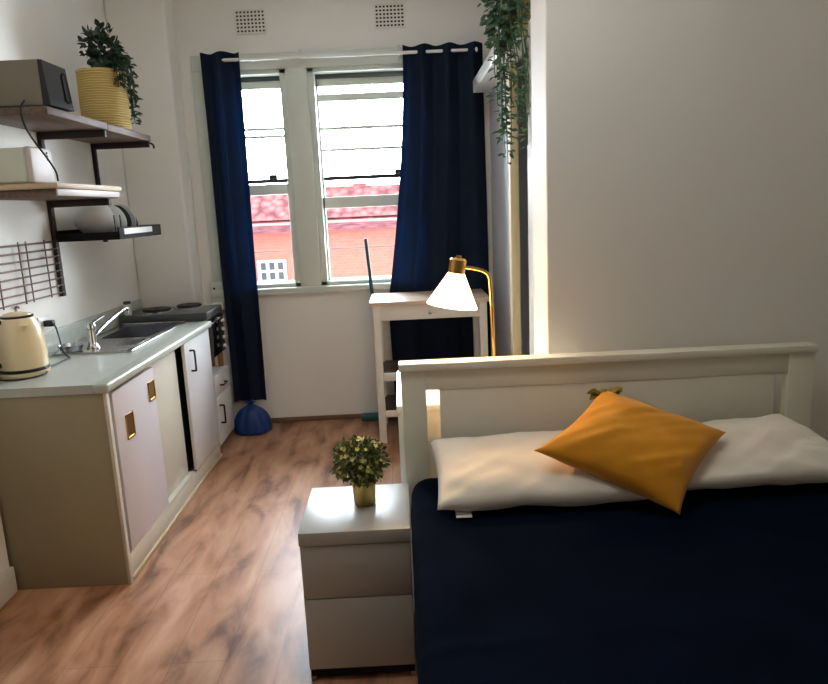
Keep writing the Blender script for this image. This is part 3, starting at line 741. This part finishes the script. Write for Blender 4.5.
# bedspread
BSX0, BSX1, BSY0, BSY1, BSZ = -.010, 1.517, .385, 2.462, .598
def spread(u, v):
    # cross-section: left side up, over, right side down
    Ls = BSZ - .10; Wd = BSX1 - BSX0; tot = 2 * Ls + Wd; t = u * tot; r = .07
    if t < Ls: x, z = BSX0, .10 + t
    elif t < Ls + Wd: x, z = BSX0 + (t - Ls), BSZ
    else: x, z = BSX1, BSZ - (t - Ls - Wd)
    # round the corners
    if z > BSZ - r and x < BSX0 + r:
        cx, cz = BSX0 + r, BSZ - r; d = Vector((x - cx, z - cz)); d = d.normalized() * r if d.length else d; x, z = cx + d.x, cz + d.y
    if z > BSZ - r and x > BSX1 - r:
        cx, cz = BSX1 - r, BSZ - r; d = Vector((x - cx, z - cz)); d = d.normalized() * r if d.length else d; x, z = cx + d.x, cz + d.y
    y = BSY1 + (BSY0 - BSY1) * v
    if y > BSY1 - .12:
        k = (y - (BSY1 - .12)) / .12; f_ = 1 - math.sqrt(max(0, 1 - k * k)); z -= f_ * .05 * (z / BSZ)
        if x < BSX0 + .3: x += f_ * .03 * (1 - (x - BSX0) / .3)
    nz = noise.noise(Vector((x * 2.5, y * 4, z * 2))) * .010 + noise.noise(Vector((x * 7, y * 12, 3))) * .004
    if z > BSZ - .03: z += nz
    else: x += abs(nz) * (1 if x < .7 else -1) * .8
    # a soft fold across the bed
    g = math.exp(-((y - 1.39 - .03 * math.sin(3 * x)) / .012) ** 2) * max(0, 1 - x / .75)
    if z > BSZ - .03: z += .007 * g
    return (x, y, z)
bs = MB().grid(spread, 120, 110).build('bedspread', M['navy'], ang=80)
md = bs.modifiers.new('thick', 'SOLIDIFY'); md.thickness = .006; md.offset = -1
tag(bs, 'dark navy bedspread covering the bed', 'bedspread')

# pillows
def pillow(name, corners, th, m, seed, nu=40, nv=32, wr=.012, pull=.06, sharp=.45):
    c = [Vector(p) for p in corners]       # TL, TR, BR, BL
    n = ((c[1] - c[3]).cross(c[0] - c[2])).normalized()
    if n.y > 0: n = -n
    vs_f = []; 
    def surf(sgn):
        def fn(u, v):
            a = 2 * u - 1; b = 2 * v - 1
            # pull the edges inward between corners
            uu = u - a * pull * (1 - b * b) * abs(a) ; vv = v - b * pull * (1 - a * a) * abs(b)
            p = c[3] * (1 - uu) * (1 - vv) + c[2] * uu * (1 - vv) + c[1] * uu * vv + c[0] * (1 - uu) * vv
            h = (max(0, (1 - a * a)) * max(0, (1 - b * b))) ** sharp
            w_ = wr * (noise.noise(Vector((u * 3 + seed, v * 2.5, sgn * 2))) + .7 * noise.noise(Vector(((u + v) * 5 + seed, (u - v) * 1.3, 9)))
                       + .5 * noise.noise(Vector(((u - .8 * v) * 9 + seed, (u + v) * 1.6, 4))))
            return p + n * (sgn * th * h + w_ * min(1, h * 1.6))
        return fn
    mb = MB().grid(surf(1), nu, nv); mb.grid(surf(-1), nu, nv)
    me_b = mb
    return mb
def weld(o):
    b = bmesh.new(); b.from_mesh(o.data); bmesh.ops.remove_doubles(b, verts=b.verts[:], dist=.0004)
    bmesh.ops.recalc_face_normals(b, faces=b.faces[:]); b.to_mesh(o.data); b.free()
p1 = tag(pillow('pillow', [(.072, 2.40, .735), (.76, 2.41, .73), (.79, 2.03, .64), (.075, 2.04, .63)], .058, M['linen'], 1.3, nu=56, pull=.02, sharp=.36).build('pillow', M['linen'], ang=80),
         'left white pillow with a care tag, below the headboard', 'pillow', 'white bed pillows')
weld(p1)
MB().box(.135, .185, 2.03, 2.085, .604, .6065, .001).build('care_tag', M['whiteplastic'], p1)
p2 = tag(pillow('pillow', [(.80, 2.41, .71), (1.34, 2.37, .785), (1.53, 2.08, .65), (.76, 2.06, .65)], .058, M['linen'], 6.1, nu=56, wr=.018, pull=.025, sharp=.38).build('pillow', M['linen'], ang=80),
         'right white pillow, partly under the mustard cushion', 'pillow', 'white bed pillows')
weld(p2)
cu = pillow('cushion', [(.70, 2.40, .90), (1.065, 2.20, .785), (.815, 1.955, .615), (.395, 2.10, .79)], .085, M['mustard'], 3.7, nu=48, nv=48, wr=.014, pull=.05, sharp=.5).build('cushion', M['mustard'], ang=80)
weld(cu)
tag(cu, 'mustard yellow cushion leaning cornerwise across both pillows', 'cushion')
kb = MB()
kb.lathe([(0, -.016), (.016, -.012), (.02, 0), (.016, .012), (0, .016)], (.695, 2.37, .893), 14)
for sx, dz, L in ((-1, .10, .05), (1, .12, .062), (-1, -.5, .045), (1, -.25, .05)):
    for k in range(4):
        kb.leaf((.695 + sx * .01, 2.368 - .004 * k, .893), (sx, -.1 - .12 * k, dz + .16 * k), (0, -.5, 1), L, .032)
kb.build('knot', M['olive'], cu, label='olive fabric knot at the top corner')

# ------------------------------------------------------------------ nightstand
ns = thing('nightstand', 'white two-drawer nightstand beside the bed', 'nightstand', (-.198, 2.27, 0))
NX0, NX1, NY0, NY1 = -.380, -.014, 2.087, 2.462
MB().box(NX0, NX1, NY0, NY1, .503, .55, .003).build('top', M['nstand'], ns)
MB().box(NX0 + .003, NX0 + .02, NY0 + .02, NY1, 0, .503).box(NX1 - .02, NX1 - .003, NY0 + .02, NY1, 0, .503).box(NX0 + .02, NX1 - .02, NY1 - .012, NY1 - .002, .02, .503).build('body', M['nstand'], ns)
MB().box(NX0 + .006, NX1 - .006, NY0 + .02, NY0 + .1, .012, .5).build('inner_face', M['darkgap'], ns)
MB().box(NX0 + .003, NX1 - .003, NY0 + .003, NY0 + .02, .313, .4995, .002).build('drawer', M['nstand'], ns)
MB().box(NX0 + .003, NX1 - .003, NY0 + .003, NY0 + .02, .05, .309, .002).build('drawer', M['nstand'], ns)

# topiary
TX, TY = -.171, 2.305
tpy = thing('topiary', 'small round flowering topiary in brass pot on the nightstand', 'potted plant', (TX, TY, .5505))
MB().lathe([(0, 0), (.037, 0), (.039, .003), (.0425, .085), (.041, .086), (.037, .07), (0, .07)], (TX, TY, .5505), 32).build('pot', M['potbrass'], tpy)
rnd = random.Random(11)
fb = MB(); fc = (TX - .006, TY, .708)
ball(fb, fc, .098, .098, .078, 1500, .02, .011, rnd, .25)
fb.build('foliage', M['leaftop'], tpy, smooth=False)
st_ = MB()
for k in range(9):
    d = Vector((rnd.uniform(-.6, .6), rnd.uniform(-.6, .6), 1)).normalized(); st_.tube([(TX, TY, .60), Vector((TX, TY, .62)) + d * .07], .0025, 5)
st_.build('stems', M['stem'], tpy)
def flower_mesh():
    m = MB()
    for k in range(5):
        a = k * 2 * PI / 5; m.leaf((0, 0, 0), (math.cos(a), math.sin(a), .35), (0, 0, 1), .009, .007)
    return m
f0 = None
for k in range(46):
    d = Vector((rnd.gauss(0, 1), rnd.gauss(0, 1) - .5, rnd.gauss(0, 1) + .35)).normalized()
    p = Vector((fc[0] + d.x * .102, fc[1] + d.y * .102, fc[2] + d.z * .082))
    if f0 is None:
        f0 = flower_mesh().build('flower', M['flower'], None, smooth=False); o = f0
    else:
        o = f0.copy(); C.objects.link(o)
    o.parent = tpy; o.location = p - tpy.location; o.rotation_euler = d.to_track_quat('Z', 'Y').to_euler()
    s_ = rnd.uniform(.8, 1.3); o.scale = (s_,) * 3

# ------------------------------------------------------------------ box shelf and hanging vines by the doorway
sh = tag(MB().box(.535, .669, 3.62, 4.88, 2.305, 2.385, .005).build('wall_shelf', M['white']), 'white box shelf high on the side wall by the curtain', 'shelf')
hp = thing('hanging_plant', 'leafy green vines hanging from a straw pot beside the doorway', 'hanging plant', (.572, 3.4, 2.3))
PX, PY, PZ = .585, 3.40, 2.33
MB().lathe([(0, 0), (.05, 0), (.058, .01), (.072, .14), (.074, .2), (.068, .2), (.06, .16), (0, .16)], (PX, PY, PZ), 32).build('pot', M['basket'], hp)
cdm = MB()
for k in range(3):
    a = k * 2.094; cdm.tube([(PX + .07 * math.cos(a), PY + .07 * math.sin(a), PZ + .19), (PX, PY, PZ + .5)], .002, 6)
cdm.tube([(PX, PY, PZ + .5), (PX, PY, HC)], .0025, 6)
cdm.build('cord', M['stem'], hp)
rnd = random.Random(21)
fo = MB()
ball(fo, (PX - .04, PY - .02, PZ + .15), .125, .12, .15, 330, .042, .024, rnd, .4)
ball(fo, (PX - .07, PY - .02, PZ + .03), .075, .08, .10, 110, .04, .022, rnd, .4)
fo.build('foliage', M['leafmid'], hp, smooth=False)
ends = [(.475, 2.14), (.49, 1.93), (.50, 1.86), (.515, 1.80), (.525, 1.76), (.54, 1.84), (.56, 1.93), (.575, 1.90), (.60, 1.82), (.61, 1.96), (.625, 1.92), (.48, 2.02), (.55, 2.02), (.52, 1.9), (.60, 2.1)]
for (x, z) in ends:
    a = rnd.uniform(2.6, 6.2); r0 = .075
    p0 = (PX + r0 * .8 * math.cos(a), PY + r0 * math.sin(a) * .9 - .01, PZ + .2)
    y = PY - .04 + rnd.uniform(-.07, .05)
    if x > .56: y = PY - .09 + rnd.uniform(-.05, 0)
    if x > .59: y = 3.2 - .0; x = x + .0; x = min(x, .585); y = 3.20 + rnd.uniform(-.03, .02)
    vine([(PX, PY, PZ + .18), p0, ((p0[0] + x) / 2 - .02, (p0[1] + y) / 2 - .03, PZ + .10), (x + rnd.uniform(-.012, .012), y, (PZ + z) / 2), (x, y, z)], .042, .024, rnd, hp, M['leafmid'], .021, .04)

# ------------------------------------------------------------------ light
SKY_BACK, SKY_FRONT = 1.2, 31.0
wld = bpy.data.worlds.new('overcast_sky'); sc.world = wld; wld.use_nodes = True
bgn = wld.node_tree.nodes['Background']
# overcast sky, brightest on the side the windows face, duller behind the building
wnt = wld.node_tree
wtc = wnt.nodes.new('ShaderNodeTexCoord'); wsx = wnt.nodes.new('ShaderNodeSeparateXYZ')
wnt.links.new(wtc.outputs['Generated'], wsx.inputs[0])
wmr = wnt.nodes.new('ShaderNodeMapRange'); wmr.interpolation_type = 'SMOOTHSTEP'
wmr.inputs['From Min'].default_value = -.15; wmr.inputs['From Max'].default_value = .65
wmr.inputs['To Min'].default_value = SKY_BACK; wmr.inputs['To Max'].default_value = SKY_FRONT
wnt.links.new(wsx.outputs['Y'], wmr.inputs['Value']); wnt.links.new(wmr.outputs['Result'], bgn.inputs['Strength'])
bgn.inputs['Color'].default_value = (.80, .90, 1.0, 1)

def light(name, kind, loc, energy, col, **kw):
    d = bpy.data.lights.new(name, kind); d.energy = energy; d.color = col
    for k, v in kw.items(): setattr(d, k, v)
    o = bpy.data.objects.new(name, d); C.objects.link(o); o.location = loc; return o
for i, (x0, x1) in enumerate((W1, W2)):
    o = light('window_portal', 'AREA', ((x0 + x1) / 2, YB + .26, (ZB + ZT) / 2), 1.0, (1, 1, 1), shape='RECTANGLE', size=x1 - x0, size_y=ZT - ZB)
    o.rotation_euler = (-PI / 2, 0, 0); o.data.cycles.is_portal = True
su = light('sun', 'SUN', (0, -5, 20), 1.6, (1, .95, .88), angle=math.radians(20))
su.rotation_euler = (math.radians(42), 0, math.radians(-15))
o = light('lamp_bulb', 'POINT', (.195, 2.62, 1.195), 5.0, (1.0, .57, .26), shadow_soft_size=.03)
o = light('added_ceiling_fill', 'POINT', (-.05, 1.75, 2.9), 17.0, (.95, .98, .97), shadow_soft_size=.12)  # added fill without a fixture, brightens the partition wall

# ------------------------------------------------------------------ camera
cam = bpy.data.cameras.new('camera'); co = bpy.data.objects.new('camera', cam); C.objects.link(co)
cam.sensor_fit = 'HORIZONTAL'; cam.sensor_width = 36.0; cam.lens = 690 / 828 * 36.0; cam.clip_start = .02; cam.clip_end = 200
vx, vy, f, roll = 399 - 414, -(206 - 342), 690.0, .045
Y = Vector((vx, vy, -f)).normalized()
X = Vector((1, roll, 0)); X = (X - Y * X.dot(Y)).normalized(); Z = X.cross(Y)
co.matrix_world = Matrix.Translation((0, 0, 1.58)) @ Matrix((X, Y, Z)).to_4x4()
sc.camera = co
sc.view_settings.view_transform = 'Standard'; sc.view_settings.look = 'None'
sc.view_settings.gamma = 1; sc.view_settings.use_curve_mapping = False
sc.view_settings.exposure = 0.40
sc.cycles.max_bounces = 10; sc.cycles.diffuse_bounces = 6; sc.cycles.transparent_max_bounces = 12
